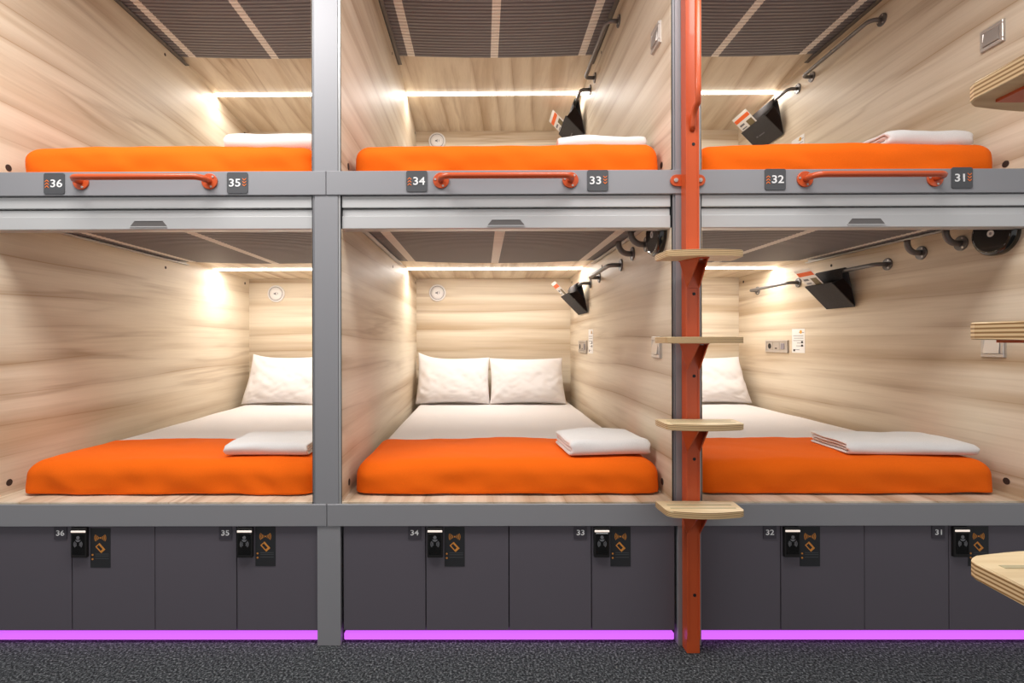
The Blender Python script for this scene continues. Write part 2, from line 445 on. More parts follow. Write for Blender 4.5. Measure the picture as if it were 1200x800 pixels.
# ------------------------------------------------------------------ pods
def make_pod(i, up):
    P = PODS[i]; dz = TIER if up else 0
    x0, x1 = X(P['l']), X(P['r'])
    zb = ZU(-191 + dz); zc = ZU(CEIL + dz + (5 if up else 0)); zr = ZU(523) if up else ZU(152)
    a, b_ = NUM[i]
    lab = ('upper pale wood sleeping pod behind signs %s and %s' if up else 'lower pale wood sleeping pod over lockers %s and %s') % (a, b_)
    root = thing('sleeping_pod', ((x0 + x1) / 2, L / 2, zb - .006), lab, 'sleeping pod', 'pale wood sleeping pods')
    T = 0.045
    yf = 0.062
    zl = zc + .02 if up else ZU(130)
    MB().box(x0 - T, x0, yf, L + .02, zb - .006, zc + .02).box(x0 - .0015, x0, .005, yf, zb, zl).build('side_panel', 'wood_y', root)
    MB().box(x1, x1 + T, yf, L + .02, zb - .006, zc + .02).box(x1, x1 + .0015, .005, yf, zb, zl).build('side_panel', 'wood_y', root)
    MB().box(x0, x1, L, L + .02, zb - .006, zc + .02).build('back_panel', 'wood_x', root)
    MB().box(x0, x1, 0.055 if up else .001, L, zb - .006, zb).build('bed_board', 'wood_y', root)
    MB().prism([(.06, zc), (1.17, zc), (L, zr), (L, zr + .02), (1.17, zc + .02), (.06, zc + .02)], 'x', x0, x1).build('ceiling_panel', 'wood_y', root)
    yl = 1.60; zl_ = zc + (zr - zc) * (yl - 1.17) / (L - 1.17)
    MB().box(x0 + .004, x1 - .004, yl - .012, yl + .012, zl_ - .010, zl_ + .004, .003, 1).build('light_strip', 'led_white', root)
    area('strip_lamp', ((x0 + x1) / 2, yl, zl_ - .0112), x1 - x0 - .012, .018, 6.2 if up else 10.0, (1.0, .975, .935))
    # guide rails of the shutter along the side walls
    for sgn, xw in ((1, x0), (-1, x1)):
        m = MB()
        m.box(xw, xw + sgn * .004, 0.07, 1.26, zc - .032, zc)
        m.box(xw, xw + sgn * .024, 0.07, 1.26, zc - .032, zc - .028)
        m.build('guide_rail', 'metal_dark' if up else 'metal_light', root)  # lower rails get a paler metal so that they look lit
        for (yy, zz, rr) in ((0.10, zb + .045, .013), (1.06, zc - .075, .008), (2.03, zr - .04, .010)):
            MB().disc((xw, yy, zz), 'x', rr, sgn * .0012, 16).build('bolt_cap', 'cap_brown', root)
    # shutter running under the ceiling
    sh = thing('roller_shutter', ((x0 + x1) / 2, 0.03, zc - .06), 'brown slatted roller shutter under the ceiling of %s pod %s-%s' % ('upper' if up else 'lower', a, b_),
               'roller shutter', 'slatted roller shutters')
    w = x1 - x0
    straps = (.03 * 3.1, .49 * w, w - .09)
    sw = .022
    segs = []; cur = .006
    for sx in straps:
        segs.append((cur, sx - sw)); cur = sx + sw
    segs.append((cur, w - .006))
    sag = .016
    def zs(u): 
        t = u / w; return zc - .016 - sag * 4 * t * (1 - t)
    pitch = .0275
    def slats(spans, mb, tz=0.0):
        k = 0; y = 0.085
        while y < 1.180:
            for (u0, u1) in spans:
                n = max(1, int((u1 - u0) / .12))
                for q in range(n):
                    ua, ub = u0 + (u1 - u0) * q / n, u0 + (u1 - u0) * (q + 1) / n
                    za, zb_ = zs(ua) + tz, zs(ub) + tz
                    ya, yb = y, y + pitch - .0045
                    pr = [(ya, .000), (ya + .004, -.0055), (yb - .004, -.0055), (yb, .000)]
                    A = [mb._v((x0 + ua, p, za + h)) for p, h in pr]; B = [mb._v((x0 + ub, p, zb_ + h)) for p, h in pr]
                    for j in range(4):
                        mb.bm.faces.new((A[j], A[(j + 1) % 4], B[(j + 1) % 4], B[j]))
                    if q == 0: mb.bm.faces.new(A[::-1])
                    if q == n - 1: mb.bm.faces.new(B)
            y += pitch
        return mb
    bk = MB()
    for q in range(12):   # black sheet painted in as shade in the grooves between the slats
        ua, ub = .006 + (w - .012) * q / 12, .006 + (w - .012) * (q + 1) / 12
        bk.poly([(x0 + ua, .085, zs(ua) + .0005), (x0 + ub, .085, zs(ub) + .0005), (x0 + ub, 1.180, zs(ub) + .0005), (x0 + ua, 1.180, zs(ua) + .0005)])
    bk.build('groove_shade', 'edge_dark', sh)
    slats(segs, MB()).build('slat_curtain', 'slat', sh)
    for sx in straps:
        slats([(sx - sw, sx + sw)], MB()).build('pale_strap', 'strap', sh)
    # pull bar and cover strip at the front
    zz = lambda py: ZU(HY - py + dz)
    MB().box(x0, x1, 0.008, 0.055, zz(242.3), zz(228.4), .002, 1).build('cover_strip', 'metal_light', sh)
    bar = MB()
    bar.prism([(0.016, zz(243.8)), (0.016, zz(251.5)), (0.010, zz(252.2)), (0.010, zz(266.2)), (0.014, zz(267.2)), (0.055, zz(267.2)), (0.055, zz(243.8))], 'x', x0 + .001, x1 - .001)
    br = bar.build('pull_bar', 'metal_light', sh)
    xc = X((P['l'] + P['r']) / 2)
    h = MB(); hw = 22 * S
    h.prism([(xc - hw, zz(263.5)), (xc + hw, zz(263.5)), (xc + hw - .006, zz(261)), (xc + hw - .018, zz(256.4)), (xc - hw + .018, zz(256.4)), (xc - hw + .006, zz(261))], 'y', 0.0085, 0.012)
    hd = h.build('finger_pull', 'metal_dark', br); hd['label'] = 'dark recessed finger pull'
    MB().box(xc - hw, xc + hw, 0.005, 0.0098, zz(264.4), zz(263.4)).box(xc - hw + .016, xc + hw - .016, 0.0066, .0086, zz(256.9), zz(256.2)).build('pull_lip', 'metal_light', hd)
    return root
for i in range(3):
    for up in (0, 1): make_pod(i, up)

# ------------------------------------------------------------------ beds
BED = [(0, 358), (409.5, 782), (832, 1191)]
def make_bed(i, up):
    a, b_ = BED[i]; dz = TIER if up else 0
    x0, x1 = X(a), X(b_)
    zb = ZU(-191 + dz); zt = ZU(-150 + dz)
    pn = 'upper pod %s-%s' % NUM[i] if up else 'lower pod %s-%s' % NUM[i]
    sd = 3.7 * i + 11 * up
    def soft(p):
        x, y, z = p
        k = max(0.0, (z - zb) / (zt - zb))
        return (x, y, z + k * .004 * fb(x, y, 0, 4.0, sd))
    mt = MB().rbox(x0 + .014, x1 - .014, .112, L - .012, zb + .004, zt - .008, .035, (14, 20, 3), fn=soft).build('mattress', 'sheet')
    tag(mt, 'white sheeted mattress on the wooden board of %s' % pn, 'mattress', 'white sheeted mattresses')
    yb = .565
    def fold(p):
        x, y, z = p
        z = max(z, zb + .0015)
        t = (x - x0) / (x1 - x0)
        k = max(0.0, min(1.0, (zt - z) / (zt - zb)))      # 0 at the top, 1 at the hem
        top = 1 - k
        ny = y + .0045 * fb(x * 1.0, z * 3, y, 7, sd) * (k * 1.0) - .004 * k
        # wrinkles down the front
        if y < .16:
            wv = fb(x * 1.0 + z * .9, 0, z * .5, 11, sd + 2)
            w2 = fb(x * 1.0 - z * 1.6, 0, z * .4, 5.5, sd + 12)
            ny += .010 * math.sin(k * PI * .8) * wv + .012 * k * w2 - .007 * math.sin(k * PI)
        nz = z + top * (.004 * fb(x, y, 0, 5, sd + 5) + .0025 * fb(x + y, y, 0, 14, sd))
        nz += top * (.005 * math.sin(PI * t) + .006 * fb(x * 1.2, y * 2, 0, 3.2, sd + 31))
        nz += k * k * (.004 * (1 + fb(x, 0, 0, 3.0, sd + 8)) + .003 * (1 + fb(x, 0, 0, 9, sd)))
        if y > yb - .02: ny += .012 * fb(x, 0, 0, 3.5, sd + 3)
        return (x + .006 * k * (1 if t > .5 else -1) * (1 if (t < .05 or t > .95) else 0), ny, nz)
    b = MB().rbox(x0, x1, .078, yb, zb - .050, zt, .052, (70, 18, 8), skip=('bottom', 'back'), fn=fold)
    # free edge over the sheet: cut the rounded back away
    dele = [f for f in b.bm.faces if f.calc_center_median().y > yb - .051]
    bmesh.ops.delete(b.bm, geom=dele, context='FACES')
    bo = b.build('blanket', 'blanket')
    md = bo.modifiers.new('thickness', 'SOLIDIFY'); md.thickness = .005; md.offset = -1
    tag(bo, 'orange blanket across the foot of the bed in %s' % pn, 'blanket', 'orange blankets')
for i in range(3):
    for up in (0, 1): make_bed(i, up)

def make_pillow(cx, base_y, zb, w, h, t, tilt, seed, label, lift=0.0):
    n = 30
    b = MB(); F = []; R = []
    ct, st = math.cos(tilt), math.sin(tilt)
    def pt(u, v, side):
        au, av = abs(u), abs(v)
        e = max(0.0, (1 - au ** 2.6)) ** .55 * max(0.0, (1 - av ** 2.6)) ** .5
        # pinched corners and slightly hollow sides
        px = u * w / 2 * (1 - .045 * (1 - av ** 2) * (au ** 3))
        pz = v * h / 2 * (1 - .075 * (1 - au ** 2) * (av ** 3))
        wr = .012 * fb(u * 1.6, v * 1.6, 0, 1.0, seed) + .011 * fb(u * 3 + v * 2.2, v * 1.3, 0, 1.5, seed + 4) * min(1, 2.5 * e)
        cr = (abs(fb(u * 1.5 - v * 1.1 + seed, u * .3 + v * .4, 0, 3.2, seed + 9)))
        wr -= .013 * max(0, .15 - cr) / .15 * min(1, 2.2 * e) * (.35 + .65 * (v < .25))
        th = t * .5 * e * (1.12 - .25 * v) + wr * (e > 0)
        ly = -th if side == 0 else th * .8
        x = cx + px
        zz = (pz + h / 2)
        y = base_y + ly * ct + zz * st
        z = zb + zz * ct - ly * st * .4
        if v > .3: z += lift * max(0, -u) ** 3 * (v - .3)
        return (x, y, z)
    for side, G in ((0, F), (1, R)):
        for j in range(n + 1):
            row = []
            for i in range(n + 1):
                u, v = -1 + 2 * i / n, -1 + 2 * j / n
                u = math.sin(u * PI / 2) * .6 + u * .4; v = math.sin(v * PI / 2) * .6 + v * .4
                if side == 1 and (i in (0, n) or j in (0, n)): row.append(F[j][i])
                else: row.append(b._v(pt(u, v, side)))
            G.append(row)
        for j in range(n):
            for i in range(n):
                q = [G[j][i], G[j][i + 1], G[j + 1][i + 1], G[j + 1][i]]
                try: f = b.bm.faces.new(q if side == 0 else q[::-1]); f.smooth = True
                except ValueError: pass
    o = b.build('pillow', 'sheet', shade=1)
    return tag(o, label, 'pillow', 'white pillows')
zt0 = ZU(-152)
pw, ph = 176 * S, .385
make_pillow(X(408 + 88), 1.80, zt0, pw, ph, .17, math.radians(30), 2.0, 'white pillow with a raised pointed corner, in the pod over lockers 34 and 33', .06)
make_pillow(X(583 + 88.5), 1.79, zt0, pw + .01, ph * .985, .175, math.radians(30), 7.0, 'creased white pillow under the felt pouch, in the pod over lockers 34 and 33')
make_pillow(X(2 + 88), 1.80, zt0, pw, ph * 1.03, .16, math.radians(30), 13.0, 'white pillow leaning in the lower pod over lockers 36 and 35', .03)
make_pillow(X(1016 + 88), 1.80, zt0, pw, ph, .16, math.radians(30), 21.0, 'white pillow half hidden by the ladder, in the pod over lockers 32 and 31')

# folded towels: two nested folds with the round fold towards the opening
def make_towel(x0, x1, y0, y1, z, h, rot, label, seed=0.0, lift=0.0):
    cx, cy = (x0 + x1) / 2, (y0 + y1) / 2
    th = h / 4
    hx = (x1 - x0) / 2
    c, s_ = math.cos(rot), math.sin(rot)
    def fn(p):
        y, x, zz = p
        k = (zz - z) / h
        u = (x - cx) / hx
        edge = 1 - .10 * abs(u) ** 6
        nz = z + (zz - z) * edge + max(0, k) * (.010 * fb(x, y, 0, 6, seed) + .004 * fb(x, y, 0, 17, seed + 2)) + lift * k * u
        ny = y + .008 * fb(x, 0, zz * 5, 5, seed + 3)
        nx = x + (.007 * fb(0, y * 2, zz * 9, 5, seed + 6) + .004 * math.sin(zz * 190 + seed)) * (abs(u) > .93) * u
        dx, dy = nx - cx, ny - cy
        return (cx + dx * c - dy * s_, cy + dx * s_ + dy * c, nz)
    b = MB()
    for q in (0, 1):
        r = h / 2 - th * (q + .5); zm = z + h / 2
        ys = [y1 - .004 * q - (y1 - y0 - h / 2) * k / 10 for k in range(11)]
        yc = y0 + h / 2
        path = [(y, zm - r) for y in ys]
        path += [(yc - r * math.sin(a), zm - r * math.cos(a)) for a in [PI * k / 10 for k in range(1, 10)]]
        path += [(y, zm + r) for y in ys[::-1]]
        b.strip(path, th * .96, x0 + .003 * q, x1 - .004 * q, 16, fn)
    o = b.build('towel', 'towel', shade=1)
    return tag(o, label, 'towel', 'folded white towels')
zt = ZU(-149.3) + .004
make_towel(X(671), X(776), .135, .40, zt, .064, math.radians(5), 'folded white towel on the lower bed over lockers 34 and 33', 1.0)
make_towel(X(236), X(343), .145, .42, zt, .053, 0.0, 'folded white towel on the lower bed over lockers 36 and 35', 5.0)
make_towel(X(1030), X(1188), .135, .40, zt, .050, math.radians(-3), 'folded white towel on the lower bed over lockers 32 and 31', 9.0)
zt2 = ZU(TIER - 149.3) + .004
make_towel(X(232), X(350), .170, .45, zt2, .088, 0.0, 'folded white towel on the upper bed behind sign 35', 15.0)
make_towel(X(663), X(777), .170, .45, zt2, .064, 0.0, 'folded white towel on the upper bed behind sign 33', 19.0)
make_towel(X(1075), X(1189), .150, .42, zt2, .072, math.radians(4), 'folded cream towel on the upper bed behind sign 31', 27.0, .004)

# ------------------------------------------------------------------ wall fittings
def depth(s_): return D * (1 / s_ - 1)
def arc(c, r, a0, a1, n, f):
    return [f(c[0] + r * math.cos(a0 + (a1 - a0) * k / n), c[1] + r * math.sin(a0 + (a1 - a0) * k / n)) for k in range(n + 1)]

def wall_bar(xw, y0, y1, z0, z1, label):
    """grey rail on a right-hand wall; returns thing"""
    out, rad, t = .060, .030, .0105
    root = thing('towel_bar', (xw, (y0 + y1) / 2, min(z0, z1) - .03), label, 'towel bar', 'grey towel bars on the pod walls')
    zf = lambda y: z0 + (z1 - z0) * (y - y0) / (y1 - y0)
    path = [(xw - .002, y0, z0)]
    path += [(xw - out + rad - rad * math.sin(a), y0 + rad - rad * math.cos(a), 0) for a in [k * PI / 12 for k in range(7)]]
    path += [(xw - out + rad - rad * math.cos(a), y1 - rad + rad * math.sin(a), 0) for a in [k * PI / 12 for k in range(7)]]
    path = [path[0]] + [(p[0], p[1], zf(p[1])) for p in path[1:]] + [(xw - .002, y1, z1)]
    MB().tube(path, t, 14).build('rail', 'metal_dark', root)
    for y, z in ((y0, z0), (y1, z1)):
        f = MB().disc((xw, y, z), 'x', .030, -.006, 24, .002)
        fl = f.build('flange', 'metal_dark', root)
        for k in range(3):
            a = PI / 2 + k * 2 * PI / 3 + .5
            MB().disc((xw - .006, y + .021 * math.cos(a), z + .021 * math.sin(a)), 'x', .0042, -.002, 10).build('screw', 'chrome', fl)
    return root

def coat_hook(xw, y, z, label):
    root = thing('coat_hook', (xw, y, z - .03), label, 'coat hook', 'grey coat hooks on the pod walls')
    MB_ = MB().disc((xw, y, z), 'x', .031, -.006, 24, .002); fl = MB_.build('flange', 'metal_dark', root)
    r = .045
    path = [(xw - .003, y, z), (xw - .02, y, z)]
    path += [(xw - .02 - r * math.sin(a), y, z + r - r * math.cos(a)) for a in [k * PI / 16 for k in range(1, 9)]]
    path += [(xw - .02 - r, y, z + r + .012)]
    MB().tube(path, .0125, 14).build('curved_arm', 'metal_dark', root)
    for k in range(3):
        a = PI / 2 + k * 2 * PI / 3 + .5
        MB().disc((xw - .006, y + .022 * math.cos(a), z + .022 * math.sin(a)), 'x', .0042, -.002, 10).build('screw', 'chrome', fl)
    return root

def pouch(xw, ya, yb, zbot, zbar, label, logo=False):
    """felt wedge hung over a towel bar; ya nearer, yb deeper"""
    root = thing('felt_pouch', (xw - .05, (ya + yb) / 2, zbot), label, 'felt pouch', 'charcoal felt pouches on the towel bars')
    w = xw - .008
    Bt, Ft, bar = (w, zbot), (w - .122, zbot + .128), (xw - .060, zbar)
    th = .006
    # front panel
    dv = Vector((Ft[0] - Bt[0], Ft[1] - Bt[1])); nn = Vector((-dv.y, dv.x)).normalized() * th
    if nn.x > 0: nn = -nn
    fp = MB().prism([Bt, Ft, (Ft[0] + nn.x, Ft[1] + nn.y), (Bt[0] + nn.x * .4, Bt[1] + nn.y)], 'y', ya, yb, .0015, 1).build('front_panel', 'felt', root)
    # back sheet up and over the bar
    bp_ = [(w, zbot + .004), (w - .018, zbot + (zbar - zbot) * .5)]
    bp_ += [(bar[0] + .0155 * math.cos(a), bar[1] + .0155 * math.sin(a)) for a in [math.radians(d) for d in (0, 30, 60, 90, 120, 150, 180)]]
    bp_ += [(bar[0] - .016, zbar - .035), (bar[0] - .006, zbar - .05)]
    MB().strip(bp_, .005, ya + .004, yb - .004, 1).build('back_sheet', 'felt', root)
    for y in (ya + .002, yb - .006):
        MB().prism([(w - .004, zbot + .008), (Ft[0] + .006, Ft[1] - .006), (bar[0] - .01, zbar - .04), (w - .02, zbot + (zbar - zbot) * .5)], 'y', y, y + .004).build('side_gusset', 'felt_dark', root)
    if logo:
        m = MB(); ux = dv.normalized()
        for k, (a, b_) in enumerate(((.30, .36), (.40, .62))):
            y0_, y1_ = yb - (yb - ya) * a, yb - (yb - ya) * b_
            p0 = Vector(Bt) + dv * .45 + nn * 1.02; p1 = Vector(Bt) + dv * (.49 if k else .51) + nn * 1.02
            m.poly([(p0.x, y0_, p0.y), (p0.x, y1_, p0.y), (p1.x, y1_, p1.y), (p1.x, y0_, p1.y)])
        lo = m.build('printed_mark', 'ink_grey', fp)
    # leaflet standing in the pouch
    return root, (Bt, dv, nn)

def leaflet(info, ya, yb, label, up=.112):
    Bt, dv, nn = info
    L0 = dv.length; ux = dv.normalized(); nv = nn.normalized()
    base = Vector(Bt) - nv * .006
    def q(t, o): p = base + ux * t - nv * o; return p
    root = thing('leaflet', (base.x, (ya + yb) / 2, base.y), label, 'leaflet', 'orange and white leaflets in the felt pouches')
    def panel(t0, t1, y0, y1, o, th, name, mat, par):
        a, b_, c, d = q(t0, o), q(t1, o), q(t1, o + th), q(t0, o + th)
        return MB().prism([(a.x, a.y), (b_.x, b_.y), (c.x, c.y), (d.x, d.y)], 'y', y0, y1).build(name, mat, par)
    card = panel(.03, L0 + up, ya, yb, 0, .0012, 'card', 'card_white', root)
    e = L0
    for o in (-.0006, .0012):
        panel(e + up * .58, e + up * .82, ya + (yb - ya) * .02, yb - (yb - ya) * .02, o, .0006, 'orange_band', 'card_orange', card)
        panel(e - .02, e + up * .40, ya + (yb - ya) * .08, ya + (yb - ya) * .45, o, .0006, 'picture', 'card_photo', card)
        panel(e + up * .28, e + up * .40, ya + (yb - ya) * .60, ya + (yb - ya) * .9, o, .0006, 'text_line', 'ink_grey', card)
        panel(e + up * .08, e + up * .14, ya + (yb - ya) * .60, ya + (yb - ya) * .9, o, .0006, 'text_line', 'ink_grey', card)
    return root

def frame_plate(xw, y0, y1, z0, z1, name, label, cat, group, kind):
    root = thing(name, (xw, (y0 + y1) / 2, z0), label, cat, group)
    w = .014
    f = MB()
    f.prism([(y0, z0), (y1, z0), (y1, z1), (y0, z1)], 'x', xw, xw - .006)
    for a0, a1, b0, b1 in ((y0, y1, z0, z0 + w), (y0, y1, z1 - w, z1), (y0, y0 + w, z0 + w, z1 - w), (y1 - w, y1, z0 + w, z1 - w)):
        f.box(xw - .006, xw - .012, a0, a1, b0, b1, .002, 1)
    f.build('surround', 'chrome', root)
    if kind == 'switch':
        MB().prism([(xw - .006, z0 + w + .001), (xw - .017, z0 + w + .001), (xw - .010, z1 - w - .001), (xw - .006, z1 - w - .001)], 'y', y0 + w + .001, y1 - w - .001).build('rocker', 'chrome', root)
    else:
        n = 3; ws = (y1 - y0 - 2 * w) / n
        for k in range(n):
            a = y0 + w + k * ws
            ins = MB().box(xw - .006, xw - .010, a + .002, a + ws - .002, z0 + w + .002, z1 - w - .002, .001, 1).build('insert', 'chrome', root)
            cy, cz = a + ws / 2, (z0 + z1) / 2
            if k == 2:
                MB().disc((xw - .0101, cy, cz), 'x', .019, -.0008, 20).build('socket_well', 'black', ins)
            elif k == 1:
                MB().box(xw - .0101, xw - .011, cy - .012, cy + .012, cz - .018, cz - .010).build('charging_port', 'black', ins)
            else:
                MB().box(xw - .0101, xw - .013, cy - .02, cy + .02, cz - .02, cz + .02, .001, 1).build('rocker', 'grey_plastic', ins)
    return root

def sticker(xw, y0, y1, z0, z1, label):
    root = thing('instruction_sticker', (xw, (y0 + y1) / 2, z0), label, 'sticker', 'white instruction stickers on the pod walls')
    MB().box(xw, xw - .0012, y0, y1, z0, z1).build('sheet', 'card_white', root)
    h, w = z1 - z0, y1 - y0
    m = MB(); m.disc((xw - .0012, y0 + w * .30, z1 - h * .13), 'x', h * .075, -.0008, 18); m.build('yellow_badge', 'print_yellow', root)
    for a, b_, c in ((.55, .95, .17), (.1, .9, .30), (.15, .9, .40), (.1, .9, .50), (.4, .9, .60), (.35, .9, .72), (.15, .6, .88)):
        MB().box(xw - .0012, xw - .0018, y1 - w * a, y1 - w * b_ if b_ > a else y1, z1 - h * c, z1 - h * (c - .02)).build('text_line', 'ink_grey', root)
    for a, c in ((.2, .56), (.2, .70), (.82, .90)):
        MB().box(xw - .0012, xw - .0019, y0 + w * (a - .07), y0 + w * (a + .07), z1 - h * c - .006, z1 - h * c + .007).build('pictogram', 'black', root)

GP = {1: '34-33', 2: '32-31'}
GU = {1: 'upper pod 34-33', 2: 'upper pod 32-31'}
for i in (1, 2):
    xw = X(PODS[i]['r'])
    for up in (0, 1):
        dz = TIER if up else 0
        pod = GU[i] if up else 'lower pod ' + GP[i]
        zA, zB = (117, 115) if not up else (TIER + 121.5, TIER + 120)
        yA0, yA1 = (.66, 1.12) if not up else (.69, 1.225)
        yB0, yB1 = 1.36, 1.83
        wall_bar(xw, yA0, yA1, ZU(zA), ZU(zA - 2), 'grey towel bar nearer the opening, on the wall of the %s' % pod)
        wall_bar(xw, yB0, yB1, ZU(zB - 2), ZU(zB - 4), 'grey towel bar nearer the headboard, on the wall of the %s' % pod)
        if up or i == 1:
            ya, yb = (1.50, 1.80) if up else (1.42, 1.72)
            zbar = ZU(zB - 3)
        else:
            ya, yb = .865, 1.09
            zbar = ZU(zA - 1)
        zbot = ZU((435 if up else 55))
        pl = {(1, 0): 'charcoal felt pouch hanging on the deeper bar of the lower pod 34-33',
              (2, 0): 'wide charcoal felt pouch hanging on the nearer bar of the lower pod 32-31',
              (1, 1): 'charcoal felt pouch above the white towel in the upper pod behind sign 33',
              (2, 1): 'charcoal felt pouch in the upper pod behind sign 32'}[(i, up)]
        _, info = pouch(xw, ya, yb, zbot, zbar, pl, logo=(up == 1))
        leaflet(info, ya + (yb - ya) * .36, yb - .008, 'orange and white leaflet sticking out of the felt pouch in the %s' % pod)
        frame_plate(xw, depth(.949), depth(.907), ZU(-24.5 + dz), ZU(2.5 + dz), 'light_switch', 'chrome light switch near the opening of the %s' % pod, 'light switch', 'chrome light switches', 'switch')
        hk = [(depth(.796), 124.5)] + ([(depth(.868), 127)] if not up else [])
        for k, (y, zu) in enumerate(hk):
            lb = 'grey coat hook on the wall of the %s' % pod
            if not up: lb = ('grey coat hook next to the black disc, in the %s' if k else 'grey coat hook between the other hook and the towel bar, in the %s') % pod
            coat_hook(xw, y, ZU(zu + (dz + 3 if up else 0)), lb)
        if not up or i == 2:
            sticker(xw, depth(.585), depth(.562), ZU(-30 + dz), ZU(19 + dz), 'white printed instruction sticker beside the socket in the %s' % pod if not up else 'white sticker edge showing above the upper bed behind sign 32')
        if not up:
            frame_plate(xw, depth(.556), depth(.516), ZU(-31), ZU(-4), 'wall_socket', 'chrome wall socket beside the sticker in the %s' % pod, 'wall socket', 'chrome wall sockets', 'socket')
            # round black disc by the opening
            yc, zc_ = depth(.934), ZU(130)
            rt = thing('wall_disc', (xw, yc, zc_ - .085), 'round glossy black disc with white centre on the wall of the %s' % pod, 'wall disc', 'round black wall discs')
            MB().tube([(xw, yc, zc_), (xw - .018, yc, zc_), (xw - .026, yc, zc_), (xw - .028, yc, zc_)], .085, 40, True, [.085, .085, .079, .070]).build('disc', 'black_gloss', rt)
            MB().ring((xw - .0282, yc, zc_), 'x', .006, .013, -.002, 24).build('centre_ring', 'white_plastic', rt)
            MB().disc((xw - .0282, yc, zc_), 'x', .006, -.001, 16).build('centre_screw', 'grey_plastic', rt)
            MB().box(xw - .0282, xw - .0295, yc - .040, yc - .022, zc_ + .022, zc_ + .05).build('paper_tag', 'card_white', rt)
            m = MB()
            for k in range(12):
                a = 2 * PI * k / 12 + .2
                m.ring((xw - .0275, yc, zc_), 'x', .0715, .0735, -.0008, 3, a, a + .12)
            m.build('rim_mark', 'grey_plastic', rt)

# round speakers on the back panels
def speaker(xu, zu, label):
    x, z, y = X(xu), ZU(zu), L
    root = thing('round_speaker', (x, y, z - .066), label, 'speaker', 'round white speakers')
    MB().tube([(x, y, z), (x, y - .010, z), (x, y - .014, z)], .066, 40, True, [.066, .066, .061]).build('rim', 'white_plastic', root)
    MB().ring((x, y - .0142, z), 'y', .050, .0535, -.0012, 40).build('groove', 'grey_plastic', root)
    MB().tube([(x, y - .014, z), (x, y - .018, z), (x, y - .019, z)], .050, 36, True, [.050, .047, .030]).build('cover', 'white_plastic', root)
    m = MB()
    m.prism([(x - .014, z - .006), (x - .004, z - .006), (x + .004, z - .014), (x + .004, z + .012), (x - .004, z + .004), (x - .014, z + .004)], 'y', y - .019, y - .0200)
    m.ring((x + .003, y - .019, z), 'y', .012, .015, -.001, 8, -.7, .7)
    m.build('speaker_mark', 'ink_grey', root)
speaker(453, 116, 'round white speaker on the back wall of the lower pod over lockers 34 and 33')
speaker(47, 115, 'round white speaker on the back wall of the lower pod over lockers 36 and 35')
speaker(453, 497, 'round white speaker half hidden behind the upper bed above sign 34')

# ------------------------------------------------------------------ grab bars and number signs on the upper rails
def grab_bar(c, label):
    root = thing('grab_bar', (X(c), -.004, ZU(185) - .03), label, 'grab bar', 'orange grab bars on the upper rails')
    z, hw, out, rad = ZU(185), 75.5 * S, .058, .034
    y0 = -.004
    xa, xb = X(c) - hw, X(c) + hw
    path = [(xa, y0 - .002, z)]
    path += [(xa + rad - rad * math.cos(a), y0 - out + rad - rad * math.sin(a), z) for a in [k * PI / 12 for k in range(7)]]
    path += [(xb - rad + rad * math.sin(a), y0 - out + rad - rad * math.cos(a), z) for a in [k * PI / 12 for k in range(7)]]
    path += [(xb, y0 - .002, z)]
    MB().tube(path, .0108, 16).build('handle_tube', 'orange_paint', root)
    for x in (xa, xb):
        fl = MB().disc((x, y0, z), 'y', .029, -.006, 28, .002).build('flange', 'orange_paint', root)
        for k in range(3):
            a = PI / 6 + k * 2 * PI / 3 + .35
            MB().disc((x + .021 * math.cos(a), y0 - .006, z + .021 * math.sin(a)), 'y', .004, -.002, 10).build('screw', 'chrome', fl)
grab_bar(171, 'orange grab bar on the grey rail between signs 36 and 35')
grab_bar(593, 'orange grab bar on the grey rail between signs 34 and 33')
grab_bar(1017, 'orange grab bar on the grey rail between signs 32 and 31')

def rrect(cx, cz, hw, hh, r, n=5):
    pts = []
    for sx, sz, a0 in ((1, 1, 0), (-1, 1, PI / 2), (-1, -1, PI), (1, -1, 3 * PI / 2)):
        for k in range(n + 1):
            a = a0 + PI / 2 * k / n
            pts.append((cx + sx * (hw - r) + r * math.cos(a), cz + sz * (hh - r) + r * math.sin(a)))
    return pts
def number_sign(c, zu, num, upward, label):
    x, z, y = X(c), ZU(zu), -.004
    h = 12.2 * S
    root = thing('number_sign', (x, y, z - h), label, 'number sign', 'charcoal number signs on the upper rails')
    MB().prism(rrect(x, z, h, h, .006), 'y', y, y - .003, .0006, 1).build('plaque', 'sign_dark', root)
    sg = 1 if upward else -1
    text_mb(num, .039, x + sg * .009, z, y - .0036, .0012, .014, None, 1.16).build('numerals', 'ink_white', root)
    m = MB(); ax = x - sg * .0258; q = .0068
    for k in range(3):
        zc = z + (k - 1) * .0105 - .003 * sg
        t = .0022
        for sd in (-1, 1):
            m.prism([(ax, zc + sg * .006), (ax + sd * q, zc), (ax + sd * q, zc - sg * t * 1.6), (ax, zc + sg * .006 - sg * t * 1.6)], 'y', y - .003, y - .0042)
    m.build('chevrons', 'ink_orange', root)
for c, zu, n, up in ((64, 183.3, '36', 1), (279, 183.3, '35', 0), (489, 184.5, '34', 1), (700.5, 184.5, '33', 0), (907, 185, '32', 1), (1124, 186, '31', 0)):
    number_sign(c, zu, n, up, 'charcoal square sign reading %s with orange %s chevrons, on the upper rail' % (n, 'upward' if up else 'downward'))

